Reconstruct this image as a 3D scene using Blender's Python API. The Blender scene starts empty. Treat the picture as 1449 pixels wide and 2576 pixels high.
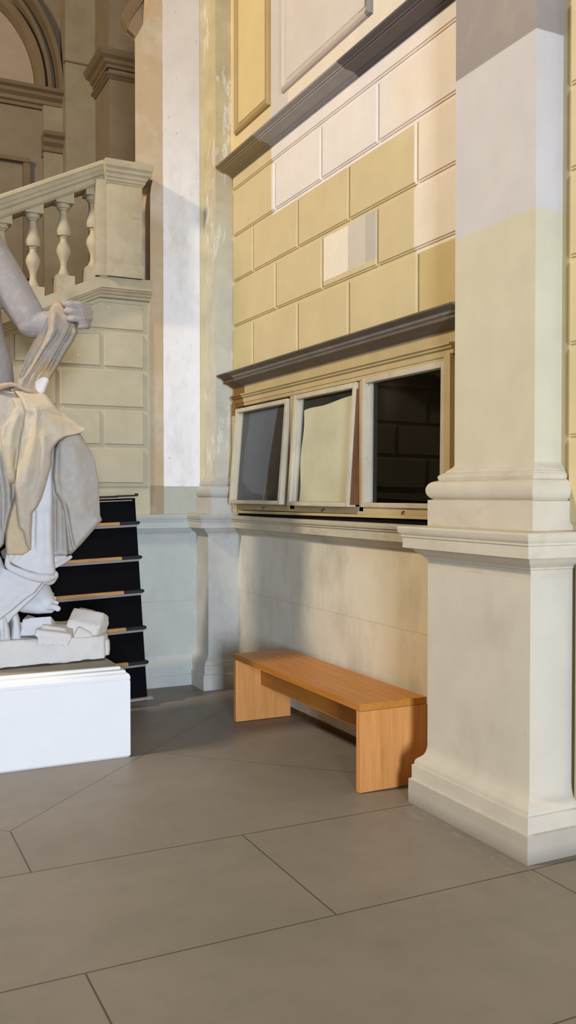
import bpy, bmesh, math, random
from mathutils import Vector, noise
random.seed(7)
S = bpy.context.scene
COL = S.collection

# ------------------------------------------------------------------ camera numbers
F, CX, CY, EYE, HOR = 2300.0, 724.5, 1288.0, 1.503, 1243.0
PIT = -math.atan((CY - HOR) / F)
YAW = math.atan((724.5 + 405) / F)
RT = Vector((math.cos(YAW), -math.sin(YAW), 0))
FW = Vector((math.sin(YAW) * math.cos(PIT), math.cos(YAW) * math.cos(PIT), math.sin(PIT)))
UP = RT.cross(FW)
EYEP = Vector((0, 0, EYE))

def at(u, v, Y):
    """the point of the plane y = Y that a measured direction meets"""
    d = RT * ((u - CX) / F) - UP * ((v - CY) / F) + FW
    return EYEP + d * (Y / d.y)

# ------------------------------------------------------------------ materials
def lin(c):
    return tuple(((x / 255) / 12.92 if x / 255 <= .04045 else ((x / 255 + .055) / 1.055) ** 2.4) for x in c)

class NT:
    def __init__(s, name):
        s.m = bpy.data.materials.new(name); s.m.use_nodes = True
        s.t = s.m.node_tree; s.t.nodes.clear()
        s.out = s.n('ShaderNodeOutputMaterial'); s.b = s.n('ShaderNodeBsdfPrincipled')
        s.l(s.b.outputs[0], s.out.inputs[0])
        s.pos = None
    def n(s, t, **k):
        x = s.t.nodes.new(t)
        for a, v in k.items(): setattr(x, a, v)
        return x
    def l(s, a, b): s.t.links.new(a, b)
    def xyz(s):
        if s.pos is None:
            g = s.n('ShaderNodeNewGeometry'); sp = s.n('ShaderNodeSeparateXYZ'); s.l(g.outputs['Position'], sp.inputs[0])
            s.pos = (g.outputs['Position'], sp.outputs[0], sp.outputs[1], sp.outputs[2])
        return s.pos
    def math(s, op, a, b=None, c=None):
        x = s.n('ShaderNodeMath', operation=op)
        for i, v in enumerate((a, b, c)):
            if v is None: continue
            if isinstance(v, (int, float)): x.inputs[i].default_value = v
            else: s.l(v, x.inputs[i])
        return x.outputs[0]
    def rgb(s, c):
        x = s.n('ShaderNodeRGB'); x.outputs[0].default_value = (*lin(c), 1); return x.outputs[0]
    def mix(s, f, a, b, mode='MIX'):
        x = s.n('ShaderNodeMix', data_type='RGBA', blend_type=mode)
        if isinstance(f, (int, float)): x.inputs[0].default_value = f
        else: s.l(f, x.inputs[0])
        s.l(a, x.inputs[6]); s.l(b, x.inputs[7]); return x.outputs[2]
    def noise(s, scale, detail=4, rough=.6, vec=None, stretch=None):
        x = s.n('ShaderNodeTexNoise'); x.inputs['Scale'].default_value = scale
        x.inputs['Detail'].default_value = detail; x.inputs['Roughness'].default_value = rough
        v = vec or s.xyz()[0]
        if stretch:
            mp = s.n('ShaderNodeMapping'); mp.inputs['Scale'].default_value = stretch; s.l(v, mp.inputs[0]); v = mp.outputs[0]
        s.l(v, x.inputs['Vector']); return x.outputs[0]
    def ramp(s, v, lo, hi):
        x = s.n('ShaderNodeMapRange'); s.l(v, x.inputs[0]); x.inputs[1].default_value = lo; x.inputs[2].default_value = hi; return x.outputs[0]
    def rangemask(s, ax, lo, hi, soft=.002, wob=None):
        v = s.xyz()[1 + ax]
        if wob is not None: v = s.math('ADD', v, wob)
        a = s.ramp(v, lo - soft, lo + soft); b = s.ramp(v, hi + soft, hi - soft)
        return s.math('MULTIPLY', a, b)
    def boxmask(s, soft=.003, wob=None, **k):
        m = None
        for i, nme in enumerate('xyz'):
            if nme in k:
                r = s.rangemask(i, k[nme][0], k[nme][1], soft, wob); m = r if m is None else s.math('MULTIPLY', m, r)
        return m

def paint(name, base, patches=(), rough=.6, mottle=.06, mscale=5, stain=None, bump=.12, bscale=90, stretch=None, spec=.3):
    """painted plaster: base colour, rectangular colour patches (world-aligned boxes), soft mottling, fine grain"""
    t = NT(name)
    c = t.rgb(base)
    wobn = t.math('MULTIPLY', t.math('SUBTRACT', t.noise(30, 3), .5), .012)
    for p in patches:
        p = dict(p); col = p.pop('c'); soft = p.pop('soft', .003); w = p.pop('wob', False); o = p.pop('o', 1)
        m = t.boxmask(soft, wobn if w else None, **p)
        if o != 1: m = t.math('MULTIPLY', m, o)
        c = t.mix(m, c, t.rgb(col))
    if stain:
        for (col, sc, lo, hi, amt, st) in stain:
            m = t.math('MULTIPLY', t.ramp(t.noise(sc, 5, .65, stretch=st), lo, hi), amt)
            c = t.mix(m, c, t.rgb(col))
    nz = t.ramp(t.noise(mscale, 5, .6, stretch=stretch), .3, .7)
    c = t.mix(t.math('MULTIPLY', nz, mottle * 2), c, t.rgb((120, 112, 100)), 'MULTIPLY') if mottle else c
    t.l(c, t.b.inputs['Base Color'])
    t.b.inputs['Roughness'].default_value = rough
    t.b.inputs['Specular IOR Level'].default_value = spec
    if bump:
        bp = t.n('ShaderNodeBump'); bp.inputs['Strength'].default_value = bump; bp.inputs['Distance'].default_value = .004
        t.l(t.noise(bscale, 4, .7), bp.inputs['Height']); t.l(bp.outputs[0], t.b.inputs['Normal'])
    return t.m

YEL, CRM = (216, 197, 152), (238, 228, 221)
M = {}
M['ashlar'] = paint('ashlar_paint', YEL, [
    dict(y=(3.0, 5.865), z=(3.462, 4.2), c=CRM),
    dict(y=(4.02, 4.06), z=(2.78, 3.48), c=CRM),
    dict(y=(3.0, 4.085), z=(2.775, 3.47), c=(240, 225, 204)),
    dict(y=(3.0, 4.3), z=(3.48, 3.9), c=(242, 222, 196), soft=.12, o=.6),
    dict(y=(4.49, 5.105), z=(2.842, 3.112), c=(244, 232, 210), wob=True),
    dict(y=(4.47, 4.785), z=(2.842, 3.125), c=(214, 203, 188)),
    dict(y=(4.47, 4.585), z=(2.842, 3.125), c=(196, 188, 174)),
    dict(y=(3.0, 4.05), z=(2.3, 2.775), c=(212, 188, 134)),
    dict(y=(6.35, 6.7), z=(2.3, 3.3), c=(198, 184, 138), soft=.15, o=.7)], mottle=.05)
M['upper'] = paint('upper_wall_paint', (226, 204, 158), [
    dict(y=(5.60, 5.875), z=(4.0, 7), c=(214, 203, 196)),
    dict(y=(2, 5.60), z=(4.0, 7), c=(232, 219, 200))], mottle=.05)
M['upanel_y'] = paint('yellow_panel_paint', (220, 196, 140), mottle=.05)
M['upanel_c'] = paint('cream_panel_paint', (216, 204, 194), mottle=.05)
M['upframe_y'] = paint('ochre_moulding_paint', (172, 146, 98), mottle=.06)
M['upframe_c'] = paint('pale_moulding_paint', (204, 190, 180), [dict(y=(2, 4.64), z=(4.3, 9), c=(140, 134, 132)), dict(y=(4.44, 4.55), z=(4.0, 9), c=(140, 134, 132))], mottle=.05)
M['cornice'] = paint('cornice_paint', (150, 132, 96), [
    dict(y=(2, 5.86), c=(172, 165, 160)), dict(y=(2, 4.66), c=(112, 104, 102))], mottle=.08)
M['hood'] = paint('hood_paint', (118, 106, 92), [dict(y=(6.34, 7), c=(104, 76, 30), wob=True), dict(y=(2, 6.34), z=(2.3735, 2.3865), c=(186, 174, 158))], mottle=.15,
                  stain=[((60, 52, 44), 40, .62, .7, .6, (1, .2, 1))])
M['frieze'] = paint('window_surround_paint', (196, 174, 128), [dict(y=(6.31, 7), z=(2.1, 2.6), c=(130, 92, 38))], mottle=.08, stain=[((70, 58, 42), 26, .66, .72, .5, (1, .3, 1))])
M['sash'] = paint('old_white_window_paint', (206, 194, 170), mottle=.12, rough=.45, stain=[((120, 92, 60), 30, .64, .72, .5, (1, 1, .3))])
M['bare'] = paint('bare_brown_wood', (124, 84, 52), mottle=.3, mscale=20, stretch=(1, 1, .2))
M['dado'] = paint('dado_paint', (224, 218, 202), [dict(y=(2, 4.7), c=(230, 212, 174), soft=.9), dict(z=(.752, .7555), c=(150, 138, 112), o=.45), dict(y=(4.72, 4.724), z=(.2, .752), c=(150, 138, 112), o=.45), dict(y=(5.62, 5.624), z=(.2, .752), c=(150, 138, 112), o=.5), dict(y=(5.2, 5.204), z=(.752, 1.2), c=(150, 138, 112), o=.4)], mottle=.06, mscale=2.5,  # near end warmed over a soft edge: lamplight painted into the dado colour
                  stain=[((176, 164, 140), 1.6, .5, .72, .3, None), ((150, 140, 120), 3, .5, .7, .35, (.2, 1, .5))])
M['ledge'] = paint('ledge_paint', (204, 196, 172), mottle=.12, stain=[((140, 122, 98), 9, .55, .7, .5, (1, .25, 1))])
PST = [((150, 140, 118), 7, .58, .72, .35, (1, 1, .35)), ((224, 214, 190), 16, .62, .7, .5, (1, 1, .4))]
M['pil'] = paint('pilaster_paint', (214, 206, 178), [
    dict(x=(2, 4), y=(2, 4.5), z=(2.70, 3.44), c=(212, 206, 203), wob=True),
    dict(x=(2, 4), y=(2, 4.5), z=(3.44, 9), c=(160, 150, 144))], mottle=.05, stain=[((226, 208, 174), 3, .5, .7, .15, None)])
M['pbase'] = paint('pilaster_base_paint', (212, 201, 180), mottle=.08, stain=[((176, 160, 132), 7, .55, .72, .4, (1, .4, 1))])
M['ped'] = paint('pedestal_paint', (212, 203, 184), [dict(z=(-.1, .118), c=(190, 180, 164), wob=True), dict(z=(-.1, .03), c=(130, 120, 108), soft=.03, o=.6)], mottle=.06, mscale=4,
                 stain=[((184, 170, 140), 4, .55, .75, .3, (1, 1, .5)), ((120, 112, 98), 9, .7, .8, .3, (1, 1, .4))])
M['lpil'] = paint('corner_pilaster_paint', (200, 184, 144), [dict(z=(1.0, 3.6), c=(206, 204, 190), soft=.5, o=.8)], mottle=.14,
                  stain=[((240, 236, 228), 9, .58, .63, .65, (1, 1, .3)), ((150, 136, 108), 9, .62, .7, .4, (1, 1, .3))])
M['lped'] = paint('corner_pedestal_paint', (192, 188, 178), mottle=.12, mscale=4, stain=[((150, 146, 134), 5, .55, .75, .5, None)])
M['backw'] = paint('back_wall_paint', (176, 176, 158), [
    dict(x=(2.055, 2.283), z=(1.56, 9), c=(192, 168, 134)),
    dict(x=(2.17, 2.283), z=(1.3, 1.57), c=(160, 140, 110)),
    dict(x=(2.055, 2.17), z=(1.3, 3.0), c=(196, 186, 150)),
    dict(x=(2.283, 2.583), z=(1.565, 9), c=(246, 242, 240), wob=True),
    dict(x=(2.583, 2.9), z=(1.565, 9), c=(208, 192, 150))], mottle=.06,
    stain=[((226, 220, 206), 3, .5, .7, .35, None)])
M['white'] = paint('flaking_white_plaster', (240, 236, 232), [dict(z=(4.3, 9), c=(218, 207, 196), soft=.7)], mottle=.05, stain=[((150, 140, 132), 22, .67, .72, .8, (1, 1, .4)), ((214, 204, 190), 6, .5, .7, .7, (1, 1, .4))])
M['bdado'] = paint('back_dado_paint', (184, 186, 178), [dict(z=(.66, .664), c=(140, 142, 138), o=.5)], mottle=.09, mscale=3.5, stain=[((150, 152, 146), 4, .55, .75, .45, None)])
M['stringer'] = paint('stair_wall_paint', (190, 178, 148), mottle=.08, stain=[((232, 220, 190), 18, .68, .7, .7, None)])
M['balus'] = paint('balustrade_stone_paint', (182, 168, 138), mottle=.1, mscale=7, stain=[((150, 140, 112), 10, .55, .75, .5, None)])
M['far'] = paint('far_hall_paint', (136, 118, 92), mottle=.1)
M['farw'] = paint('warm_rib_paint', (178, 150, 112), mottle=.06)
M['farp'] = paint('far_pier_paint', (150, 134, 104), [dict(z=(5.95, 6.25), c=(150, 136, 104)), dict(z=(6.52, 6.62), c=(150, 136, 104)), dict(z=(5.72, 5.9), c=(150, 136, 104), wob=True)], mottle=.12)
M['farm'] = paint('far_moulding_paint', (122, 101, 72), mottle=.1)
M['lun'] = paint('lunette_paint', (164, 142, 116), mottle=.08)

def stone(name, base, alt, amt, lo=.45, hi=.65, sc=5, chip=None, rough=.75, soft=None, spot=None, low=None):
    t = NT(name); c = t.rgb(base)
    c = t.mix(t.math('MULTIPLY', t.ramp(t.noise(sc, 6, .65), lo, hi), amt), c, t.rgb(alt))
    c = t.mix(t.math('MULTIPLY', t.ramp(t.noise(28, 5, .7), .5, .8), .2), c, t.rgb((244, 238, 226)))
    c = t.mix(t.math('MULTIPLY', t.ramp(t.noise(45, 4, .7), .62, .75), .35), c, t.rgb((140, 128, 116)))
    if low: c = t.mix(t.ramp(t.xyz()[3], low[0] + .12, low[0] - .12), c, t.rgb(low[1]))
    if spot:
        p, r, col = spot
        dn = t.n('ShaderNodeVectorMath', operation='DISTANCE'); t.l(t.xyz()[0], dn.inputs[0]); dn.inputs[1].default_value = p
        c = t.mix(t.ramp(dn.outputs['Value'], r, r * .9), c, t.rgb(col))
    t.l(c, t.b.inputs['Base Color']); t.b.inputs['Roughness'].default_value = rough; t.b.inputs['Specular IOR Level'].default_value = .25
    bp = t.n('ShaderNodeBump'); bp.inputs['Strength'].default_value = .25; bp.inputs['Distance'].default_value = .006
    t.l(t.noise(40, 5, .7), bp.inputs['Height']); t.l(bp.outputs[0], t.b.inputs['Normal'])
    return t.m
M['body'] = stone('aged_grey_plaster', (160, 151, 147), (176, 158, 136), .4, low=(1.0, (214, 212, 212)))
M['mantle'] = stone('aged_tan_plaster', (162, 151, 138), (196, 160, 114), .8, sc=6, spot=(tuple(at(109, 970, 5.29)), .05, (240, 232, 224)))
M['tan'] = stone('yellowed_plaster', (198, 178, 144), (186, 162, 122), .5)
M['lap'] = stone('stained_plaster', (184, 172, 154), (198, 178, 144), .8, lo=.38, hi=.6)
M['drape'] = stone('grey_plaster', (178, 170, 160), (178, 162, 140), .5)
M['white_drape'] = stone('clean_plaster', (214, 212, 212), (200, 194, 188), .4)
M['rock'] = stone('white_plaster_rock', (222, 216, 208), (200, 192, 180), .4)

def simple(name, c, rough=.5, spec=.4, metallic=0, nz=0, nsc=20, st=None):
    t = NT(name); col = t.rgb(c)
    if nz: col = t.mix(t.math('MULTIPLY', t.ramp(t.noise(nsc, 5, .6, stretch=st), .35, .7), nz), col, t.rgb(tuple(x * .6 for x in c)))
    t.l(col, t.b.inputs['Base Color']); t.b.inputs['Roughness'].default_value = rough
    t.b.inputs['Specular IOR Level'].default_value = spec; t.b.inputs['Metallic'].default_value = metallic
    return t.m
M['plinth'] = simple('white_plinth_paint', (243, 241, 238), .55, .3, nz=.05, nsc=5)
M['plinthtop'] = simple('plinth_top_dust', (172, 164, 146), .7, .2, nz=.15, nsc=12)
M['black'] = simple('black_cloth', (10, 10, 13), .9, .1, nz=.3)
M['blackw'] = simple('black_paint', (26, 24, 25), .6, .3)
M['ledgewood'] = simple('pine_ledge', (200, 152, 96), .5, .3, nz=.5, nsc=8, st=(1, 8, 8))
M['greyedge'] = simple('grey_edge_strip', (140, 132, 128), .4, .4)
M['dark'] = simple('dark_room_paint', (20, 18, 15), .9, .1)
M['slot'] = simple('dark_slot', (22, 16, 14), .9, .1)
M['iron'] = simple('rusty_hook', (52, 44, 38), .5, .4)
M['cream_pane'] = paint('painted_over_glass', (224, 216, 188), mottle=.06, rough=.5, bump=0, stain=[((206, 196, 164), 3, .45, .7, .5, None)])

def wood(name, base, dark, ax, rough=.42):
    t = NT(name)
    st = [9, 9, 9]; st[ax] = .55
    c = t.rgb(base)
    g = t.noise(3.2, 7, .62, stretch=tuple(st))
    c = t.mix(t.ramp(g, .35, .7), c, t.rgb(dark))
    st2 = [60, 60, 60]; st2[ax] = 2
    c = t.mix(t.math('MULTIPLY', t.ramp(t.noise(3, 3, .6, stretch=tuple(st2)), .5, .75), .35), c, t.rgb(tuple(x * .75 for x in dark)))
    t.l(c, t.b.inputs['Base Color']); t.b.inputs['Roughness'].default_value = rough; t.b.inputs['Specular IOR Level'].default_value = .35
    return t.m
M['benchY'] = wood('beech_veneer_along', (200, 134, 56), (182, 114, 42), 1)
M['benchZ'] = wood('beech_veneer_upright', (222, 154, 88), (204, 134, 70), 2)

def glass(name, tint, refl):
    t = NT(name); t.t.nodes.remove(t.b)
    tr = t.n('ShaderNodeBsdfTransparent'); tr.inputs[0].default_value = (*tint, 1)
    gl = t.n('ShaderNodeBsdfGlossy'); gl.inputs['Roughness'].default_value = .03
    fr = t.n('ShaderNodeFresnel'); fr.inputs[0].default_value = refl
    gg = t.n('ShaderNodeNewGeometry'); fac = t.math('MULTIPLY', fr.outputs[0], t.math('SUBTRACT', 1.0, gg.outputs['Backfacing']))   # only the outer skin mirrors
    mx = t.n('ShaderNodeMixShader'); t.l(fac, mx.inputs[0]); t.l(tr.outputs[0], mx.inputs[1]); t.l(gl.outputs[0], mx.inputs[2])
    t.l(mx.outputs[0], t.out.inputs[0]); return t.m
M['glass'] = glass('window_glass', (.97, .98, .97), 1.45)
M['bluereflection'] = simple('blue_grey_reflection', (64, 68, 77), .7, .3, nz=.2, nsc=6)

def floor_mat():
    t = NT('stone_slab_floor'); P, x, y, z = t.xyz()
    W = .0035
    m = None
    def add(k):
        nonlocal m
        m = k if m is None else t.math('MAXIMUM', m, k)
    def line(v, c, lim=None):
        k = t.math('LESS_THAN', t.math('ABSOLUTE', t.math('SUBTRACT', v, c)), W)
        if lim is not None:
            w, a, b = lim
            k = t.math('MULTIPLY', k, t.math('MULTIPLY', t.math('GREATER_THAN', w, a), t.math('LESS_THAN', w, b)))
        add(k)
    for yy in (2.83, 1.97, 1.11, .25, -.61): line(y, yy)
    line(y, 3.685)
    for xx in (-.22, 1.583, 3.38): line(x, xx, (y, 2.83, 3.685))
    for xx in (.681, 2.478, -1.12): line(x, xx, (y, 1.97, 2.83))
    for xx in (-.22, 1.583, 3.38): line(x, xx, (y, 1.11, 1.97))
    for xx in (.681, 2.478): line(x, xx, (y, .25, 1.11))
    line(x, .673, (y, 3.685, 4.176))
    u = t.math('SUBTRACT', y, x); s = t.math('ADD', y, x)
    line(u, 3.51, (s, 4.847, 12)); line(s, 6.73, (u, -2, 3.51)); line(s, 4.847, (u, 3.51, 9)); line(s, 8.6, (u, -2, 3.51))
    line(u, 1.63, (s, 6.73, 8.6))
    c = t.rgb((138, 129, 119))
    c = t.mix(t.ramp(t.noise(1.1, 3, .5), .35, .7), c, t.rgb((123, 116, 105)))
    c = t.mix(t.math('MULTIPLY', t.ramp(t.noise(6, 6, .7), .45, .75), .3), c, t.rgb((100, 96, 87)))
    c = t.mix(t.math('MULTIPLY', t.ramp(t.noise(240, 3, .7), .35, .75), .18), c, t.rgb((170, 160, 144)))
    # wiped-on plaster dust along the pedestal foot
    dm = t.math('MULTIPLY', t.boxmask(.03, None, x=(2.38, 2.5), y=(2.75, 3.8)), t.ramp(t.noise(26, 4, .7, stretch=(1, .3, 1)), .52, .66))
    c = t.mix(t.math('MULTIPLY', dm, .45), c, t.rgb((176, 164, 146)))
    c = t.mix(t.math('MULTIPLY', m, .8), c, t.rgb((62, 53, 44)))
    t.l(c, t.b.inputs['Base Color'])
    t.b.inputs['Specular IOR Level'].default_value = .35
    t.l(t.math('MULTIPLY_ADD', t.noise(5, 4), .25, .36), t.b.inputs['Roughness'])
    bp = t.n('ShaderNodeBump'); bp.inputs['Strength'].default_value = .12; bp.inputs['Distance'].default_value = .004
    t.l(t.math('SUBTRACT', t.noise(160, 4, .7), m), bp.inputs['Height']); t.l(bp.outputs[0], t.b.inputs['Normal'])
    return t.m
M['floor'] = floor_mat()

# ------------------------------------------------------------------ mesh builder
class MB:
    def __init__(s): s.v = []; s.f = []
    def add(s, vs, fs):
        o = len(s.v); s.v += [tuple(v) for v in vs]; s.f += [tuple(i + o for i in f) for f in fs]; return s
    def box(s, x0, x1, y0, y1, z0, z1):
        vs = [(x, y, z) for z in (z0, z1) for y in (y0, y1) for x in (x0, x1)]
        return s.add(vs, [(0, 2, 3, 1), (4, 5, 7, 6), (0, 1, 5, 4), (2, 6, 7, 3), (0, 4, 6, 2), (1, 3, 7, 5)])
    def hexa(s, b, t):
        n = len(b)
        return s.add(list(b) + list(t), [tuple(range(n - 1, -1, -1)), tuple(range(n, 2 * n))] + [(i, (i + 1) % n, n + (i + 1) % n, n + i) for i in range(n)])
    def loft(s, rings, closed=True, caps=True):
        n = len(rings[0]); vs = [p for r in rings for p in r]; fs = []
        for k in range(len(rings) - 1):
            for i in range(n if closed else n - 1):
                j = (i + 1) % n; fs.append((k * n + i, k * n + j, (k + 1) * n + j, (k + 1) * n + i))
        if caps and closed: fs += [tuple(range(n - 1, -1, -1)), tuple((len(rings) - 1) * n + i for i in range(n))]
        return s.add(vs, fs)
    def extr(s, prof, fn, a, b):
        """closed profile [(p,q)] extruded from a to b, fn(p,q,t) -> point"""
        return s.hexa([fn(p, q, a) for p, q in prof], [fn(p, q, b) for p, q in prof])
    def lathe(s, c, prof, n=24):
        rings = [[(c[0] + r * math.cos(2 * math.pi * i / n), c[1] + r * math.sin(2 * math.pi * i / n), c[2] + z) for i in range(n)] for r, z in prof]
        return s.loft(rings)
    def tube(s, pts, rad, n=14, flat=None):
        """closed capsule chain; flat=(axis vector, factor) squashes the section along an axis"""
        pts = [Vector(p) for p in pts]
        P, R = [], []
        for k in range(len(pts) - 1):
            m = 5
            for j in range(m):
                f = j / m; P.append(pts[k].lerp(pts[k + 1], f)); R.append(rad[k] * (1 - f) + rad[k + 1] * f)
        P.append(pts[-1]); R.append(rad[-1])
        if len(pts) > 2:
            for _ in range(3): P = [P[0]] + [(P[i - 1] + P[i] * 2 + P[i + 1]) / 4 for i in range(1, len(P) - 1)] + [P[-1]]
        t0 = (P[1] - P[0]).normalized(); t1 = (P[-1] - P[-2]).normalized()
        pre = [(P[0] - t0 * R[0] * math.cos(a), R[0] * math.sin(a), t0) for a in (.25, .6, 1.0, 1.3)]
        post = [(P[-1] + t1 * R[-1] * math.cos(a), R[-1] * math.sin(a), t1) for a in (1.3, 1.0, .6, .25)]
        allp = pre + [(P[i], R[i], (P[min(i + 1, len(P) - 1)] - P[max(i - 1, 0)]).normalized()) for i in range(len(P))] + post
        ref = Vector((0, 0, 1)) if abs(t0.z) < .9 else Vector((1, 0, 0))
        rings = []
        for p, r, t in allp:
            a = t.cross(ref)
            if a.length < 1e-4: a = t.cross(Vector((0, 1, 0)))
            a.normalize(); b = t.cross(a).normalized()
            ring = []
            for i in range(n):
                d = a * math.cos(2 * math.pi * i / n) * r + b * math.sin(2 * math.pi * i / n) * r
                if flat: ax = Vector(flat[0]).normalized(); d -= ax * d.dot(ax) * (1 - flat[1])
                ring.append(tuple(p + d))
            rings.append(ring)
        return s.loft(rings)
    def ell(s, c, r, n=18, m=12):
        rings = []
        for j in range(1, m):
            a = math.pi * j / m
            rings.append([(c[0] + r[0] * math.sin(a) * math.cos(2 * math.pi * i / n), c[1] + r[1] * math.sin(a) * math.sin(2 * math.pi * i / n), c[2] - r[2] * math.cos(a)) for i in range(n)])
        return s.loft(rings)
    def build(s, name, mat, parent=None, bevel=0, smooth=30, remesh=0, relax=0, sub=0):
        me = bpy.data.meshes.new(name); me.from_pydata(s.v, [], s.f)
        bm = bmesh.new(); bm.from_mesh(me); bmesh.ops.recalc_face_normals(bm, faces=bm.faces)
        if bevel: bmesh.ops.bevel(bm, geom=[e for e in bm.edges if len(e.link_faces) == 2 and e.calc_face_angle(0) > .5], offset=bevel, segments=2, affect='EDGES', profile=.6)
        bm.to_mesh(me); bm.free()
        o = bpy.data.objects.new(name, me); COL.objects.link(o)
        if remesh:
            md = o.modifiers.new('r', 'REMESH'); md.mode = 'VOXEL'; md.voxel_size = remesh
            if relax: ms = o.modifiers.new('s', 'SMOOTH'); ms.factor = .5; ms.iterations = relax
            dg = bpy.context.evaluated_depsgraph_get(); dg.update()
            nm = bpy.data.meshes.new_from_object(o.evaluated_get(dg)); o.modifiers.clear(); o.data = nm; nm.name = name; me = nm
        for m in (mat if isinstance(mat, list) else [mat]):
            me.materials.append(m)
        if smooth:
            me.polygons.foreach_set('use_smooth', [True] * len(me.polygons))
            if smooth < 170: me.set_sharp_from_angle(angle=math.radians(smooth))
        if parent: attach(o, parent)
        return o

def attach(o, parent):
    """parent with the child's geometry kept where it is"""
    o.parent = parent
    if parent.parent is None: o.location = -Vector(parent.location)

def empty(name, loc, label=None, cat=None, kind=None, group=None):
    o = bpy.data.objects.new(name, None); COL.objects.link(o); o.location = loc; o.empty_display_size = .1
    tag(o, label, cat, kind, group); return o
def tag(o, label=None, cat=None, kind=None, group=None):
    for k, v in (('label', label), ('category', cat), ('kind', kind), ('group', group)):
        if v: o[k] = v
    return o

# ------------------------------------------------------------------ floor
fl = MB().box(-7, 6, -8, 14, -.2, 0).build('floor', M['floor'])
tag(fl, 'grey-brown stone slab floor with thin dark joints', 'floor', 'structure')

# ------------------------------------------------------------------ masonry blocks
def blocks(mb, rects, fn, h=.016):
    """raised blocks whose margin steps twice before the joint"""
    for a0, a1, b0, b1 in rects:
        rings = [[fn(*p, z) for p in ((a0 + i, b0 + i), (a1 - i, b0 + i), (a1 - i, b1 - i), (a0 + i, b1 - i))] for i, z in ((0, -.004), (.001, h * .5), (.009, h * .55), (.011, h * .97), (.014, h))]
        mb.loft(rings)

XW = 2.766                                    # back of the joints of the window wall
wr = MB()
wr.box(XW, 3.0, 2.9, 6.9, 2.38, 4.0)          # wall above the window
wr.box(XW, 3.0, 2.9, 3.74, 1.3, 2.38)         # behind the right pilaster
wr.box(XW, 3.0, 6.46, 6.9, 1.3, 2.38)
wr.box(XW, 3.0, -3, 2.9, 0, 7.5)              # wall towards the viewer
G = .009
rows = [(2.39, 2.79, (6.19, 5.46, 4.78, 4.05)), (2.79, 3.135, (5.80, 5.115, 4.457)), (3.135, 3.482, (6.19, 5.46, 4.78, 4.06)), (3.482, 3.838, (5.815, 5.13, 4.45))]
rects = []
for z0, z1, js in rows:
    ed = [6.575] + list(js) + [3.50]
    for a, b in zip(ed[:-1], ed[1:]): rects.append((b + G, a - G, z0 + G, z1 - G))
rects.append((3.5, 6.575, 3.838 + G, 3.965))
zz = [1.735 - .37, 1.735, 2.121, 2.484, 2.847, 3.2, 3.555, 3.91, 4.27, 4.63]
for i, (z0, z1) in enumerate(zip(zz[:-1], zz[1:])):
    ed = [2.945] + ([2.2, 1.5] if i % 2 else [1.9, 1.2])
    for a, b in zip(ed[:-1], ed[1:]): rects.append((b + G, a - G, z0 + G, z1 - G))
fx = lambda a, b, h: (XW - h, a, b)
blocks(wr, rects, fx)
wall_right = wr.build('wall_right', M['ashlar'], smooth=0)
tag(wall_right, 'yellow block-jointed wall with cream paint trials above the window', 'wall', 'structure')

up = MB().box(2.75, 3.0, 2.9, 6.9, 4.0, 7.5).build('upper_wall', M['upper'], wall_right)
def frame_panel(y0, y1, z0, z1, mf, mp):
    p = MB().box(2.735, 2.76, y0 + .07, y1 - .07, z0 + .07, z1).build('wall_panel', mp, wall_right)
    m = MB()
    pr = [(0, 0), (.018, .006), (.03, .02), (.03, .03), (.018, .045), (.012, .07), (-.01, .07)]   # (height, inset)
    rings = [[(2.75 - h, y1 - i, z1), (2.75 - h, y1 - i, z0 + i), (2.75 - h, y0 + i, z0 + i), (2.75 - h, y0 + i, z1)] for h, i in pr]
    m.loft(rings, closed=False); m.build('panel_moulding', mf, wall_right, smooth=0)
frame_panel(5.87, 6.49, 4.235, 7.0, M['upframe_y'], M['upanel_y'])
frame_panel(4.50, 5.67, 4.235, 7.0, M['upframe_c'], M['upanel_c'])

# string cornice under the upper panels (profile in x,z extruded along y)
cp = [(2.78, 3.940), (2.745, 3.940), (2.737, 3.950), (2.727, 3.952), (2.722, 3.960), (2.713, 3.962), (2.690, 3.966), (2.652, 3.970), (2.646, 3.972), (2.645, 3.980), (2.634, 3.981), (2.630, 3.988), (2.616, 3.991), (2.604, 3.996), (2.600, 4.004), (2.78, 4.03)]
ext_y = lambda p, q, t: (p, t, q)
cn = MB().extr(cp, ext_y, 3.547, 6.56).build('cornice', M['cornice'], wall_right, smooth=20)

# niche below the window
MB().box(2.80, 3.0, 3.0, 6.9, 0, 1.31).build('dado_panel', M['dado'], wall_right, smooth=0)
lp = [(2.82, 1.19), (2.792, 1.192), (2.789, 1.202), (2.778, 1.208), (2.762, 1.224), (2.750, 1.240), (2.745, 1.244), (2.722, 1.244), (2.722, 1.292), (2.712, 1.297), (2.712, 1.305), (2.70, 1.312), (2.694, 1.33), (2.694, 1.338), (2.82, 1.343)]
MB().extr(lp, ext_y, 3.55, 6.60).build('ledge', M['ledge'], wall_right, smooth=20)
MB().box(2.785, 2.82, 3.6, 6.62, 0, .03).build('wall_foot_shade', M['bare'], wall_right, smooth=0)  # brown strip standing in for the shadow line along the wall foot
print('wall ok')

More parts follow.
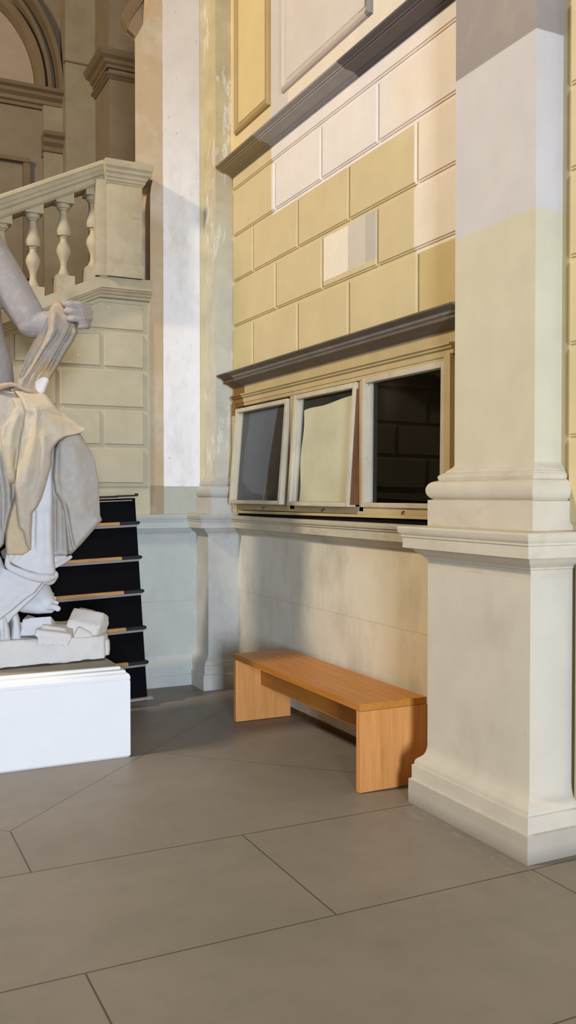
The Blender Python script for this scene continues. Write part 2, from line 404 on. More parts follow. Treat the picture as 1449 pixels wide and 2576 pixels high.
# ------------------------------------------------------------------ window
win = empty('window_1', (2.75, 5.1, 1.345), 'long three-part wooden window over the bench with two sashes tilted open', 'window', 'structure')
hp = [(2.78, 2.318), (2.735, 2.318), (2.728, 2.324), (2.720, 2.327), (2.705, 2.338), (2.682, 2.347), (2.666, 2.350), (2.661, 2.354), (2.661, 2.374), (2.650, 2.376), (2.646, 2.386), (2.630, 2.391), (2.618, 2.397), (2.604, 2.403), (2.602, 2.411), (2.78, 2.432)]
MB().extr(hp, ext_y, 3.547, 6.54).build('hood', M['hood'], win, smooth=20)
MB().box(2.735, 2.80, 3.6, 6.52, 2.20, 2.325).build('frieze', M['frieze'], win)
ap = [(2.80, 2.19), (2.725, 2.19), (2.725, 2.222), (2.712, 2.228), (2.712, 2.238), (2.700, 2.243), (2.700, 2.252), (2.735, 2.256), (2.80, 2.256)]
MB().extr(ap, ext_y, 3.70, 6.50).build('architrave', M['frieze'], win, smooth=0)
jm = MB().box(2.705, 2.80, 3.70, 3.735, 1.36, 2.20).box(2.722, 2.80, 3.735, 3.775, 1.36, 2.195)
jm.box(2.712, 2.80, 6.462, 6.50, 1.36, 2.20).box(2.73, 2.80, 3.735, 6.47, 2.165, 2.195)
jm.box(2.735, 2.80, 4.575, 4.625, 1.40, 2.17).box(2.735, 2.80, 5.47, 5.54, 1.40, 2.17)
jm.build('window_frame', M['frieze'], win, bevel=.003)
br = MB().box(2.735, 2.80, 3.75, 6.50, 1.385, 1.43)
br.hexa([(2.726, 3.75, 1.372), (2.80, 3.75, 1.372), (2.80, 6.42, 1.358), (2.726, 6.42, 1.358)], [(2.726, 3.75, 1.388), (2.80, 3.75, 1.388), (2.80, 6.42, 1.378), (2.726, 6.42, 1.378)])
bt = br.build('bottom_rail', M['frieze'], win, bevel=.003)
MB().box(2.745, 2.80, 3.6, 6.45, 1.335, 1.362).build('shadow_gap', M['slot'], win, smooth=0)
hk = MB()
for yy in (4.15, 5.05, 5.95):
    hk.tube([(2.736, yy, 1.410), (2.724, yy, 1.406), (2.722, yy, 1.395)], [.004, .004, .004], 8)
hk.build('hook', M['iron'], bt)

def sash(name, y0, y1, x_top, x_bot, z0, z1, pane, back=None, st=.034, th=.055, label=None):
    """a framed light, its top at x_top and its foot pushed out to x_bot; the glass sits deep in the frame"""
    f = lambda d, y, z: (x_top + (x_bot - x_top) * (z1 - z) / (z1 - z0) + d, y, z)
    m = MB()
    def bar(ya, yb, za, zb, d0=0):
        m.hexa([f(d0, ya, za), f(d0, yb, za), f(d0, yb, zb), f(d0, ya, zb)], [f(th, ya, za), f(th, yb, za), f(th, yb, zb), f(th, ya, zb)])
    bar(y0, y0 + st, z0, z1); bar(y1 - st, y1, z0, z1); bar(y0 + st, y1 - st, z0, z0 + .026); bar(y0 + st, y1 - st, z1 - .03, z1)
    q = .012
    bar(y1 - st - q, y1 - st, z0 + .026, z1 - .03, .024)          # rebate bead, seen on the far stile
    o = m.build(name, M['sash'], win, bevel=.002)
    if label: o['label'] = label
    g = MB()
    a, b, c0, c1 = y0 + st, y1 - st - q, z0 + .026, z1 - .03
    g.hexa([f(.044, a, c0), f(.044, b, c0), f(.044, b, c1), f(.044, a, c1)], [f(.048, a, c0), f(.048, b, c0), f(.048, b, c1), f(.048, a, c1)])
    g.build('pane', pane, o, smooth=0)
    if back:
        k = MB(); n = 24; pts = []
        if back == 'cream':
            for i in range(n): t = i / n; pts.append((a + .001, c0 + (c1 - .03 - c0) * t))
            for i in range(n): t = i / n; pts.append((a + (b - a) * t, c1 - .03 - .05 * t + .008 * math.sin(t * 9) * t))
            for i in range(n): t = i / n; pts.append((b - .022 - .012 * math.sin(t * 9) - .01 * t, c1 - .08 - (c1 - .08 - c0) * t))
            for i in range(n): t = i / n; pts.append((b - .032 - (b - .033 - a) * t, c0 + .001))
            mat = M['cream_pane']
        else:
            pts = [(a + .36, c0 + .002), (b - .004, c0 + .002), (b - .004, c1), (a + .20, c1)]  # slanted blue-grey shape stands in for the reflection in this pane
            mat = M['bluereflection']
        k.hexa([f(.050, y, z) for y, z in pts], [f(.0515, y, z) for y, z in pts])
        k.build('backing_or_reflection', mat, o, smooth=0)
    return o
sash('sash', 5.56, 6.455, 2.722, 2.664, 1.432, 2.150, M['glass'], back='blue', label='narrow far sash with a painted blue-grey reflection behind its glass')
sash('sash', 4.645, 5.455, 2.722, 2.668, 1.428, 2.160, M['glass'], back='cream', label='middle sash with cream sheet behind its glass')
sash('sash', 3.775, 4.585, 2.728, 2.722, 1.428, 2.172, M['glass'], label='closed near sash with dark clear glass')
# bare wood edge of the middle sash, seen where it stands open
MB().hexa([(2.728, 4.628, 2.12), (2.765, 4.628, 2.12), (2.735, 4.628, 1.44), (2.683, 4.628, 1.44)][::-1], [(2.728, 4.643, 2.12), (2.765, 4.643, 2.12), (2.735, 4.643, 1.44), (2.683, 4.643, 1.44)][::-1]).build('sash_edge', M['bare'], win, smooth=0)
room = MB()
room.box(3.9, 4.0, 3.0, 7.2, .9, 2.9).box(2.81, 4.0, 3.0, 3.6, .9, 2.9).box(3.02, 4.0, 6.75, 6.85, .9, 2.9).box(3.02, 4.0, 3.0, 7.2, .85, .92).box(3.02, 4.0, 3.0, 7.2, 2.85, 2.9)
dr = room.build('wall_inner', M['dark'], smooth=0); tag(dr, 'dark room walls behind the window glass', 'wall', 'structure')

# ------------------------------------------------------------------ pilasters
def wrap(mb, prof, xf, y0, y1, xb, ky1=1.0, corner=False):
    rings = []
    for d, z in prof:
        if corner: rings.append([(xb, y0 - d, z), (xf - d, y0 - d, z), (xf - d, y1, z), (xb, y1, z)])
        else: rings.append([(xb, y0 - d, z), (xf - d, y0 - d, z), (xf - d, y1 + d * ky1, z), (xb, y1 + d * ky1, z)])
    return mb.loft(rings)
PB = [(.065, 0), (.066, .06), (.065, .116), (.054, .121), (.054, .186), (.045, .190), (.045, .200), (.042, .210), (.034, .220), (.022, .229), (.012, .240), (.005, .256), (.001, .275), (0, .285), (0, .3)]
PC = [(0, 1.15), (0, 1.188), (.008, 1.191), (.010, 1.199), (.016, 1.204), (.030, 1.214), (.046, 1.228), (.055, 1.240), (.06, 1.244), (.088, 1.244), (.088, 1.293), (.094, 1.297), (.094, 1.306), (.099, 1.310), (.106, 1.324), (.108, 1.34), (.104, 1.347), (0.0, 1.352)]
PA = [(.07, 1.345), (.07, 1.474), (.055, 1.478)] + [(.048 + .028 * math.sin(a), 1.521 - .043 * math.cos(a)) for a in [math.pi * i / 12 for i in range(1, 12)]] + \
     [(.046, 1.566), (.040, 1.568), (.043, 1.575), (.044, 1.584), (.041, 1.592), (.034, 1.594), (.033, 1.600), (.024, 1.603), (.020, 1.612), (.010, 1.622), (.002, 1.632), (0, 1.64)]

def pilaster(name, label, xf, y0, y1, px, py0, py1, xb, mats, ky1, corner, loc):
    r = empty(name, loc, label, 'pilaster', 'structure')
    pd = wrap(MB(), [(0, .3), (0, 1.15)], px, py0, py1, xb, 1, corner).build('pedestal', mats[1], r, smooth=0)
    wrap(MB(), PB, px, py0, py1, xb, 1, corner).build('pedestal_base', mats[1], pd, smooth=25)
    wrap(MB(), PC, px, py0, py1, xb, 1, corner).build('pedestal_cornice', mats[2], pd, smooth=25)
    wrap(MB(), PA, xf, y0, y1, xb, ky1, corner).build('column_base', mats[2], r, smooth=25)
    wrap(MB(), [(0, 1.64), (0, 7.4)], xf, y0, y1, xb, 1, corner).build('shaft', mats[0], r, smooth=0)
    return r
pilaster('pilaster', 'large near pilaster with cream and grey paint bands, right of the bench', 2.62, 2.99, 3.545, 2.55, 2.93, 3.66, 2.9, (M['pil'], M['ped'], M['pbase']), 1.7, False, (2.7, 3.3, 0))
pilaster('pilaster', 'slim far pilaster in the corner between white wall strip and window', 2.62, 6.6, 6.95, 2.55, 6.585, 6.95, 2.9, (M['lpil'], M['lped'], M['lped']), 1, True, (2.7, 6.75, 0))

# ------------------------------------------------------------------ back wall
YB = 6.85
wb = MB()
wb.box(-3.0, 2.9, YB, YB + .25, 0, 2.0)
wb.box(2.583, 2.9, YB, YB + .5, 2.0, 7.4)
def splay(pts, back):          # front outline in (x, z), its rear edge drawn in behind
    wb.hexa([(x, YB, z) for x, z in pts], [(max(x, back), YB + .45, z) for x, z in pts])
splay([(2.06, 2.0), (2.2829, 2.0), (2.2829, 3.12), (2.06, 3.12)], 2.25)
splay([(2.176, 3.12), (2.2829, 3.12), (2.2829, 3.93), (2.198, 3.93), (2.186, 3.88), (2.178, 3.82)], 2.26)
splay([(2.06, 3.93), (2.2829, 3.93), (2.2829, 4.98), (2.06, 4.98)], 2.25)
splay([(2.06, 4.98), (2.2829, 4.98), (2.2829, 5.7), (2.265, 5.36), (2.16, 5.17)], 2.25)
wb.box(2.0, 2.26, YB + .34, YB + .45, 3.0, 3.95)
wall_back = wb.build('wall_back', M['backw'], smooth=0)
tag(wall_back, 'pale back wall pier with beige strip beside the slim pilaster', 'wall', 'structure')
ws = MB().box(2.283, 2.583, YB - .002, YB + .5, 1.565, 7.4).build('bare_plaster_strip', M['white'], wall_back, smooth=0)
ws['label'] = 'tall bare white plaster strip'
def run(prof, x0, x1, y): return MB().hexa([(x0, y - d, z) for d, z in prof] + [(x0, y + .05, prof[-1][1]), (x0, y + .05, prof[0][1])], [(x1, y - d, z) for d, z in prof] + [(x1, y + .05, prof[-1][1]), (x1, y + .05, prof[0][1])])
DB = [(.062, 0), (.062, .085), (.052, .09), (.052, .16), (.04, .175), (.028, .185), (.014, .20), (.006, .22), (0, .25)]
run(DB, -3, 2.51, YB).build('baseboard', M['bdado'], wall_back, smooth=20)
run([(0, 0.2), (.003, .21), (.003, 1.2), (0, 1.21)], -3, 2.56, YB).build('dado_panel', M['bdado'], wall_back, smooth=0)
run([(d * .62, z - .005) for d, z in PC], -3, 2.50, YB).build('ledge', M['bdado'], wall_back, smooth=20)
run([(0, 1.33), (.012, 1.335), (.012, 1.555), (0, 1.565)], -3, 2.16, YB).build('base_course', M['stringer'], wall_back, smooth=0)
# block-jointed stair wall, its top edge sloping with the stair
YS = 6.83
def stop(x): return 2.985 if x > 1.775 else 2.985 - (1.775 - x) * .463
st = MB()
st.hexa([(-1.0, YS, 1.56), (2.15, YS, 1.56), (2.15, YS, 3.0), (1.775, YS, 3.0), (-1.0, YS, stop(-1.0))], [(-1.0, 7.1, 1.56), (2.15, 7.1, 1.56), (2.15, 7.1, 3.0), (1.775, 7.1, 3.0), (-1.0, 7.1, stop(-1.0))])
zr = [1.57, 1.862, 2.148, 2.45, 2.735, 3.02]
for i in range(5):
    z0, z1 = zr[i] + .016, zr[i + 1] - .016
    ed = [2.128, 1.79] + [1.79 - .66 * k for k in range(1, 5)] if i % 2 else [2.128, 1.46] + [1.46 - .66 * k for k in range(1, 5)]
    for a, b in zip(ed[:-1], ed[1:]):
        x0, x1 = b + .014, a - .014
        tl, tr = min(z1, stop(x0) - .03), min(z1, stop(x1) - .03)
        if tr < z0 + .04: continue
        tl = max(tl, z0 + .01)
        c = .008
        kink = z1 > stop(x0) - .03 and x0 < 1.775 < x1
        lo = [(x0, z0), (x1, z0), (x1, tr)] + ([(1.775, min(z1, stop(1.775) - .03))] if kink else []) + [(x0, tl)]
        hi = [(x0 + c, z0 + c), (x1 - c, z0 + c), (x1 - c, tr - c)] + ([(1.775, min(z1, stop(1.775) - .03) - c)] if kink else []) + [(x0 + c, tl - c)]
        st.hexa([(x, YS + .004, z) for x, z in lo], [(x, YS - .014, z) for x, z in hi])
st.build('stair_wall', M['stringer'], wall_back, smooth=0)

# ------------------------------------------------------------------ balustrade
bal = empty('balustrade', (2.0, 6.82, 3.0), 'stone stair balustrade with newel post high up behind the statue', 'balustrade')
KX = 1.765
def swept(prof, zx, x0, x1, slope, y0):
    """profile of (depth towards viewer, height) run along the stair: sloping up to KX then level to x1"""
    rings = []
    for x, z in ((x0, zx - (KX - x0) * slope), (KX, zx), (x1, zx)):
        rings.append([(x, y0 - d, z + h) for d, h in prof])
    return MB().loft(rings)
sl = [(-.25, 0), (.13, 0), (.13, -.085), (.115, -.088), (.115, -.1), (.10, -.104), (.09, -.122), (.075, -.126), (.07, -.145), (-.25, -.145)]
swept(sl, 3.125, -1.2, 2.155, .463, YB).build('string_course', M['balus'], bal, smooth=0)
rl = [(-.14, 0), (.05, .012), (.105, .012), (.118, .0), (.118, -.02), (.108, -.03), (.10, -.055), (.09, -.065), (.088, -.085), (.07, -.098), (.066, -.13), (.05, -.145), (-.14, -.145)]
swept(rl, 3.955, -1.2, 1.79, .49, 6.80).build('handrail', M['balus'], bal, smooth=0)
nw = MB().box(1.80, 2.066, 6.69, 6.97, 3.12, 3.86).box(1.722, 1.81, 6.715, 6.95, 3.12, 3.83)
nw.box(1.795, 2.072, 6.68, 6.98, 3.12, 3.215).box(1.716, 1.80, 6.708, 6.95, 3.12, 3.205)
newel = nw.build('newel_post', M['balus'], bal, bevel=.004)
cap = [(.0, 3.80), (.006, 3.806), (.008, 3.815), (.018, 3.822), (.022, 3.84), (.03, 3.846), (.036, 3.868), (.048, 3.88), (.052, 3.9), (.066, 3.915), (.07, 3.935), (.07, 3.955), (.06, 3.965), (0, 3.97)]
MB().loft([[(1.795 - d * .4, 6.69 - d, z), (2.066 + d, 6.69 - d, z), (2.066 + d, 6.97 + d, z), (1.795 - d * .4, 6.97 + d, z)] for d, z in cap]).build('newel_cap', M['balus'], newel, smooth=20)
bp_ = [(.030, 0), (.052, 0), (.052, .012), (.044, .018), (.036, .035), (.026, .06), (.023, .085), (.027, .115), (.040, .15), (.051, .18), (.053, .20), (.046, .225), (.032, .25), (.025, .262), (.024, .285), (.030, .287), (.030, .296), (.046, .302), (.055, .325), (.054, .35), (.044, .385), (.032, .42), (.026, .455), (.026, .487), (.036, .49), (.036, .50), (.048, .505), (.052, .525), (.050, .535), (.03, .536)]
for k in range(9):
    x = 1.727 - .2215 * k
    z = 3.115 if k == 0 else 3.135 - (KX - x) * .463 + .015
    zb = z + .075
    m = MB().lathe((x, 6.83, zb), [(r, h) for r, h in bp_], 24)
    m.box(x - .068, x + .068, 6.762, 6.898, z - .06, zb + .002)
    m.box(x - .066, x + .066, 6.764, 6.896, zb + .533, zb + .64)
    m.build('baluster', M['balus'], bal, smooth=30)

# ------------------------------------------------------------------ far hall seen above the stair
far = MB().box(-2, 8, 10.6, 10.9, 0, 10).build('wall_far', M['far'], smooth=0)
tag(far, 'dim brown far wall of the stair hall with arch and cornices', 'wall', 'structure')
YF = 10.6
def arcring(mb, uc, vc, r0, r1, y0, y1, a0=-1.75, a1=.02, n=28):
    ring = lambda r, y: [at(uc + r * math.sin(-a0 + (a0 - a1) * 0 + 0), vc, y)]
    pts = []
    rings = []
    for i in range(n + 1):
        a = math.pi / 2 * (i / n) * 1.15
        ca, sa = math.cos(a), math.sin(a)
        rings.append([tuple(at(uc + r * ca, vc - r * sa, YF) + Vector((0, y - YF, 0))) for r, y in ((r0, y0), (r0 + (r1 - r0) * .3, y1), (r1, y1), (r1, y0))])
    mb.loft(rings)
m = MB(); arcring(m, -195, 232, 281, 304, 10.62, 10.48); m.build('arch_moulding', M['farm'], far, smooth=30)
m = MB(); arcring(m, -260, 240, 374, 386, 10.62, 10.5); arcring(m, -260, 240, 398, 412, 10.62, 10.44); m.build('outer_arch_moulding', M['farm'], far, smooth=30)
lu = MB(); lr = [at(-195 + 281 * math.cos(a), 232 - 281 * math.sin(a), YF) for a in [math.pi * .62 * i / 24 for i in range(25)]]
lr.append(at(-195, 232, YF)); lu.hexa([(p.x, YF + .02, p.z) for p in lr], [(p.x, YF - .015, p.z) for p in lr]); lu.build('lunette', M['lun'], far, smooth=0)
def farbox(mb, u0, u1, v0, v1, y0, y1):
    a = at(u0, v1, y0); b = at(u1, v0, y0); c = at((u0 + u1) / 2, v0, y0); d = at((u0 + u1) / 2, v1, y0)
    return mb.box(a.x, b.x, y0, y1, d.z, c.z)
def fcorn(name, u0, u1, v0, v1, y):
    a = at(u0, v1, y); b = at(u1, v0, y); zt = at((u0 + u1) / 2, v0, y).z; zb = at((u0 + u1) / 2, v1, y).z; h = zt - zb
    pr = [(0, 0), (.05, .02), (.05, .2), (.09, .26), (.1, .45), (.16, .6), (.18, .75), (.24, .85), (.26, 1.0), (0, 1.02)]
    MB().hexa([(a.x - .0, y - d * .8, zb + f * h) for d, f in pr], [(b.x, y - d * .8, zb + f * h) for d, f in pr]).build(name, M['farm'], far, smooth=0)
fcorn('impost_cornice', -40, 172, 228, 272, 10.6)
fcorn('corbel_cornice', 104, 172, 348, 402, 10.55)
m = MB(); farbox(m, 112, 172, 270, 760, 10.5, 10.65); m.build('half_pilaster', M['farp'], far, smooth=0)
m = MB(); farbox(m, -60, 76, 388, 398, 10.52, 10.62); farbox(m, 60.5, 75.5, 400, 700, 10.535, 10.62); m.build('panel_moulding', M['farm'], far, smooth=0)
a0, a1 = at(165, 300, 10.34), at(245, 300, 10.34)
pierA = MB().box(a0.x, a1.x + .2, 10.34, 10.62, 0, 9).build('far_pier', M['farp'], far, smooth=0)
m = MB(); farbox(m, 163, 246, 158, 162, 10.325, 10.4); m.build('pier_band', M['farm'], far, smooth=0)
b0 = at(275, 300, 9.75)
MB().box(b0.x, b0.x + 2.2, 9.75, 10.62, 0, 9).build('near_pier', M['far'], far, smooth=0)
def fcorn2(name, v0, v1, zk=1):
    zt = at(300, v0, 9.75).z; zb = at(300, v1, 9.75).z; h = zt - zb
    rings = []
    for d, f in [(0, 0), (.03, .02), (.035, .2), (.06, .3), (.07, .5), (.11, .65), (.13, .85), (.14, 1), (0, 1.02)]:
        d *= zk; rings.append([(b0.x - d, 10.62, zb + h * f), (b0.x - d, 9.75 - d, zb + h * f), (b0.x + 2.2, 9.75 - d, zb + h * f), (b0.x + 2.2, 10.62, zb + h * f)])
    MB().loft(rings).build(name, M['farm'], far, smooth=0)
fcorn2('pier_cornice', 140, 178); fcorn2('pier_astragal', 192, 203, .4)
# curved rib springing behind the beige pier
def rib(name, lo, hi, y0, y1, mat):
    m = MB(); rr = []
    for (u, v), (u2, v2) in zip(lo, hi):
        p, q = at(u, v, y0), at(u2, v2, y0)
        rr.append([(p.x, y0, p.z), (q.x, y0, q.z), (q.x, y1, q.z), (p.x, y1, p.z)])
    m.loft(rr).build(name, M[mat], far, smooth=0)
A_ = [(338, 92), (345, 72), (366, 36), (398, -12), (430, -70)]
B_ = [(322, 74), (327, 50), (342, 28), (368, -10), (398, -66)]
C_ = [(306, 44), (308, 40), (316, 16), (334, -10), (360, -62)]
rib('vault_rib', B_, [(u + 30, v + 24) for u, v in A_], 7.35, 7.42, 'farw')
rib('rib_moulding', C_, B_, 7.30, 7.38, 'farm')
# ------------------------------------------------------------------ bench
bench = empty('bench', (2.53, 4.74, 0), 'plain beech-veneer bench under the window between the two pilasters', 'bench')
bx0, bx1, by0, by1, bz = 2.331, 2.733, 3.93, 5.562, .45
MB().box(bx0, bx1, by0, by1, bz - .036, bz).build('seat', M['benchY'], bench, bevel=.0012, smooth=0)
MB().box(bx0, bx1, by0, by0 + .036, .003, bz - .0375).build('side_panel', M['benchZ'], bench, bevel=.0012, smooth=0)
MB().box(bx0, bx1, by1 - .036, by1, .003, bz - .0375).build('side_panel', M['benchZ'], bench, bevel=.0012, smooth=0)
MB().box(bx0 + .18, bx0 + .202, by0 + .037, by1 - .037, .235, bz - .037).build('stretcher', M['benchY'], bench, bevel=.001, smooth=0)
for yy in (by0 + .018, by1 - .018):
    for xx in (bx0 + .04, bx1 - .04): MB().box(xx - .015, xx + .015, yy - .012, yy + .012, 0, .003).build('foot_pad', M['blackw'], bench, smooth=0)

# ------------------------------------------------------------------ display rack
rack = empty('display_rack', (.90, 6.25, 0), 'black stepped rack with narrow wooden ledges leaning on the back wall behind the statue', 'display rack')
LX0, LX1 = .90, 1.952
LEV = [.018, .271, .515, .773, 1.013, 1.257, 1.456]
ry = lambda z: 6.235 + (z - .02) * .075
rk = MB(); rk.hexa([(LX0, ry(.0), 0), (LX1, ry(0), 0), (LX1, ry(0) + .06, 0), (LX0, ry(0) + .06, 0)], [(LX0, ry(1.436), 1.436), (LX1, ry(1.436), 1.436), (LX1, ry(1.436) + .03, 1.436), (LX0, ry(1.436) + .03, 1.436)])
rk.build('back_panel', M['black'], rack, smooth=0)
for i, z in enumerate(LEV):
    y = ry(z)
    if i == 0:
        MB().box(LX0, 1.985, y - .035, y + .03, .012, .028).build('foot_board', M['greyedge'], rack, bevel=.002, smooth=0)
        continue
    top = i == 6
    lip = MB().hexa([(LX0, y - .03, z - .008), (1.822, y - .03, z - .008), (1.822, y + .02, z - .008), (LX0, y + .02, z - .008)], [(LX0, y - .034, z + .014), (1.822, y - .034, z + .014), (1.822, y + .02, z + .014), (LX0, y + .02, z + .014)]) if not top else MB().box(LX0, 1.822, y - .02, y + .02, z - .012, z + .002)
    l = lip.build('ledge', M['ledgewood'] if not top else M['blackw'], rack, bevel=.002, smooth=0)
    e = MB().box(1.822, 1.963, y - .032, y + .02, z - .008, z + .014 if not top else z + .004)
    e.tube([(1.963, y - .02, z + .004), (1.963, y + .012, z + .004)], [.010, .010], 10)
    e.build('end_cap', M['blackw'], l, smooth=0)
    if not top:
        MB().hexa([(LX0, y - .026, z - .024), (1.944, y - .026, z - .024), (1.957, y - .026, z - .009), (LX0, y - .026, z - .009)], [(LX0, y + .02, z - .024), (1.944, y + .02, z - .024), (1.957, y + .02, z - .009), (LX0, y + .02, z - .009)]).build('edge_strip', M['greyedge'], l, smooth=0)
    else:
        MB().box(LX0, 1.925, y - .025, y - .019, z - .038, z - .031).build('edge_strip', M['greyedge'], l, smooth=0)
rack.rotation_euler = (0, -.038, 0)          # it stands a little crooked

# ------------------------------------------------------------------ plinth
plx0, plx1, ply0, ply1 = -.15, 1.485, 5.068, 6.05
pl = empty('plinth', (.8, 5.5, 0), 'white painted plinth with stepped top edge under the statue', 'plinth')
pr = [(.008, 0), (0, .012), (0, .438), (.004, .442), (0, .446), (0, .462), (.006, .476), (.016, .482), (.02, .484), (.022, .496), (.034, .499), (.046, .501), (.046, .513), (.05, .516)]
m = MB().loft([[(plx0 + d, ply0 + d, z), (plx1 - d, ply0 + d, z), (plx1 - d, ply1 - d, z), (plx0 + d, ply1 - d, z)] for d, z in pr])
m.build('plinth_body', M['plinth'], pl, smooth=20)
MB().box(plx0 + .055, plx1 - .055, ply0 + .055, ply1 - .055, .5, .5175).build('plinth_top', M['plinthtop'], pl, smooth=0)

# ------------------------------------------------------------------ statue
PT = .5175
stt = empty('statue', (.85, 5.6, PT), 'weathered white plaster statue of a draped seated figure on the plinth', 'statue')
def A(u, v, y): return at(u, v, y)
def rows_loft(mb, rows, yf, yb, fold=None, n=22):
    """horizontal sections: (v, u_left, u_right[, front y, back y]); fold(t, v) moves the front in metres"""
    rings = []
    for r in rows:
        v, ul, ur = r[:3]
        f, b = (r[3], r[4]) if len(r) > 3 else (yf, yb)
        L, R = A(ul, v, (f + b) / 2), A(ur, v, (f + b) / 2)
        cx, hx, cy, hy = (L.x + R.x) / 2, (R.x - L.x) / 2, (f + b) / 2, (b - f) / 2
        ring = []
        for i in range(n * 2):
            a = math.pi * i / n
            px = math.copysign(abs(math.cos(a)) ** .75, math.cos(a)); py = math.copysign(abs(math.sin(a)) ** .75, math.sin(a))
            yy = cy - hy * py
            if fold and py > 0: yy += fold((px + 1) / 2, v) * min(1, py * 1.6)
            ring.append((cx + hx * px, yy, L.z))
        rings.append(ring)
    return mb.loft(rings)

VX = .0085
# body: torso, neck and head, both arms, legs and foot in one skin
b = MB()
rows_loft(b, [(1130, -300, -20), (1060, -290, 20), (990, -280, 34), (940, -278, 33), (900, -280, 29), (850, -290, 16), (800, -300, 4), (740, -310, -2), (680, -315, -6), (620, -300, -10), (570, -260, -50), (545, -220, -90)], 5.36, 5.78)
b.tube([A(-60, 600, 5.55), A(5, 690, 5.48), A(66, 788, 5.43), A(82, 812, 5.42)], [.13, .112, .098, .088], 20)   # right upper arm
b.tube([A(78, 814, 5.42), A(120, 818, 5.38), A(165, 805, 5.35), A(205, 792, 5.33)], [.085, .078, .062, .048], 18)  # forearm
b.tube([A(-270, 600, 5.55), A(-350, 720, 5.5), A(-360, 860, 5.4)], [.125, .11, .09], 18)
b.tube([A(-360, 860, 5.4), A(-310, 960, 5.2), A(-270, 1020, 5.12)], [.085, .07, .05], 16)
b.ell(A(-265, 1030, 5.1), (.06, .06, .09))
b.tube([A(-155, 560, 5.55), A(-150, 490, 5.5)], [.10, .09], 18)
hc = A(-148, 400, 5.46); b.ell(hc, (.125, .155, .19), 24, 16)
b.ell((hc.x + .02, hc.y - .155, hc.z - .01), (.022, .04, .045)); b.ell((hc.x + .015, hc.y - .135, hc.z - .085), (.05, .03, .02)); b.ell((hc.x + .01, hc.y - .09, hc.z - .15), (.06, .06, .05))
for dx in (-.045, .07): b.ell((hc.x + dx, hc.y - .125, hc.z + .02), (.025, .02, .016))
b.ell((hc.x + .12, hc.y + .02, hc.z - .01), (.025, .035, .05)); b.ell((hc.x - .12, hc.y + .02, hc.z - .01), (.025, .035, .05))
b.tube([A(-70, 1085, 5.47), A(60, 1100, 5.44), A(150, 1130, 5.42)], [.17, .15, .12], 18)   # thigh
b.tube([A(165, 1140, 5.42), A(130, 1300, 5.46), A(96, 1470, 5.48)], [.10, .09, .06], 16)
b.tube([A(-200, 1100, 5.4), A(-140, 1140, 5.1), A(-150, 1380, 5.2), A(-160, 1560, 5.3)], [.18, .15, .11, .07], 16)
b.tube([A(-160, 1570, 5.32), A(-130, 1590, 5.18)], [.06, .04], 12)
# foot under the hem, toes to the right
b.tube([A(92, 1474, 5.50), A(104, 1496, 5.46), A(114, 1514, 5.42)], [.07, .066, .056], 16)
b.tube([A(108, 1496, 5.46), A(122, 1514, 5.42), A(130, 1524, 5.40)], [.05, .042, .032], 14)
b.tube([A(60, 1520, 5.48), A(100, 1526, 5.42), A(126, 1532, 5.40)], [.05, .045, .026], 14)
for du, dv, dy, r in ((145, 1531, 5.355, .019), (143, 1517, 5.395, .0125), (138, 1505, 5.43, .012), (132, 1495, 5.46, .0115), (126, 1486, 5.49, .011)):
    b.tube([A(du - 26, dv - 4, dy + .03), A(du - 11, dv - 5, dy), A(du, dv, dy - .004)], [r * 1.05, r * .95, r], 10)
# hand: palm, four bent fingers wrapped over the gathered cloth, thumb on the far top side
b.ell(A(204, 792, 5.335), (.062, .05, .078), 18, 12)
b.tube([A(196, 774, 5.32), A(214, 790, 5.31), A(216, 806, 5.31)], [.04, .045, .035], 12)
for k, p, tip, r in ((0, (226, 771), (156, 764), .0215), (1, (230, 785), (160, 783), .0215), (2, (230, 801), (168, 803), .021), (3, (226, 819), (194, 822), .0195)):
    kn = A(p[0] - 6, p[1], 5.29); mid = A(p[0] * .62 + tip[0] * .38, p[1] * .62 + tip[1] * .38 - 1, 5.238); dist = A(p[0] * .28 + tip[0] * .72, p[1] * .28 + tip[1] * .72, 5.232); tp = A(tip[0] + 7, tip[1], 5.25)
    b.tube([A(208, 790 + k * 6, 5.33), kn], [r * 1.1, r * 1.1], 12)
    b.tube([kn, mid], [r * 1.1, r], 12); b.tube([mid, dist], [r, r * .93], 12); b.tube([dist, tp], [r * .93, r * .85], 12)
b.tube([A(200, 778, 5.36), A(182, 764, 5.36), A(160, 762, 5.33)], [.026, .022, .017], 12)
b.build('body', M['body'], stt, smooth=180, remesh=VX * .8, relax=2)


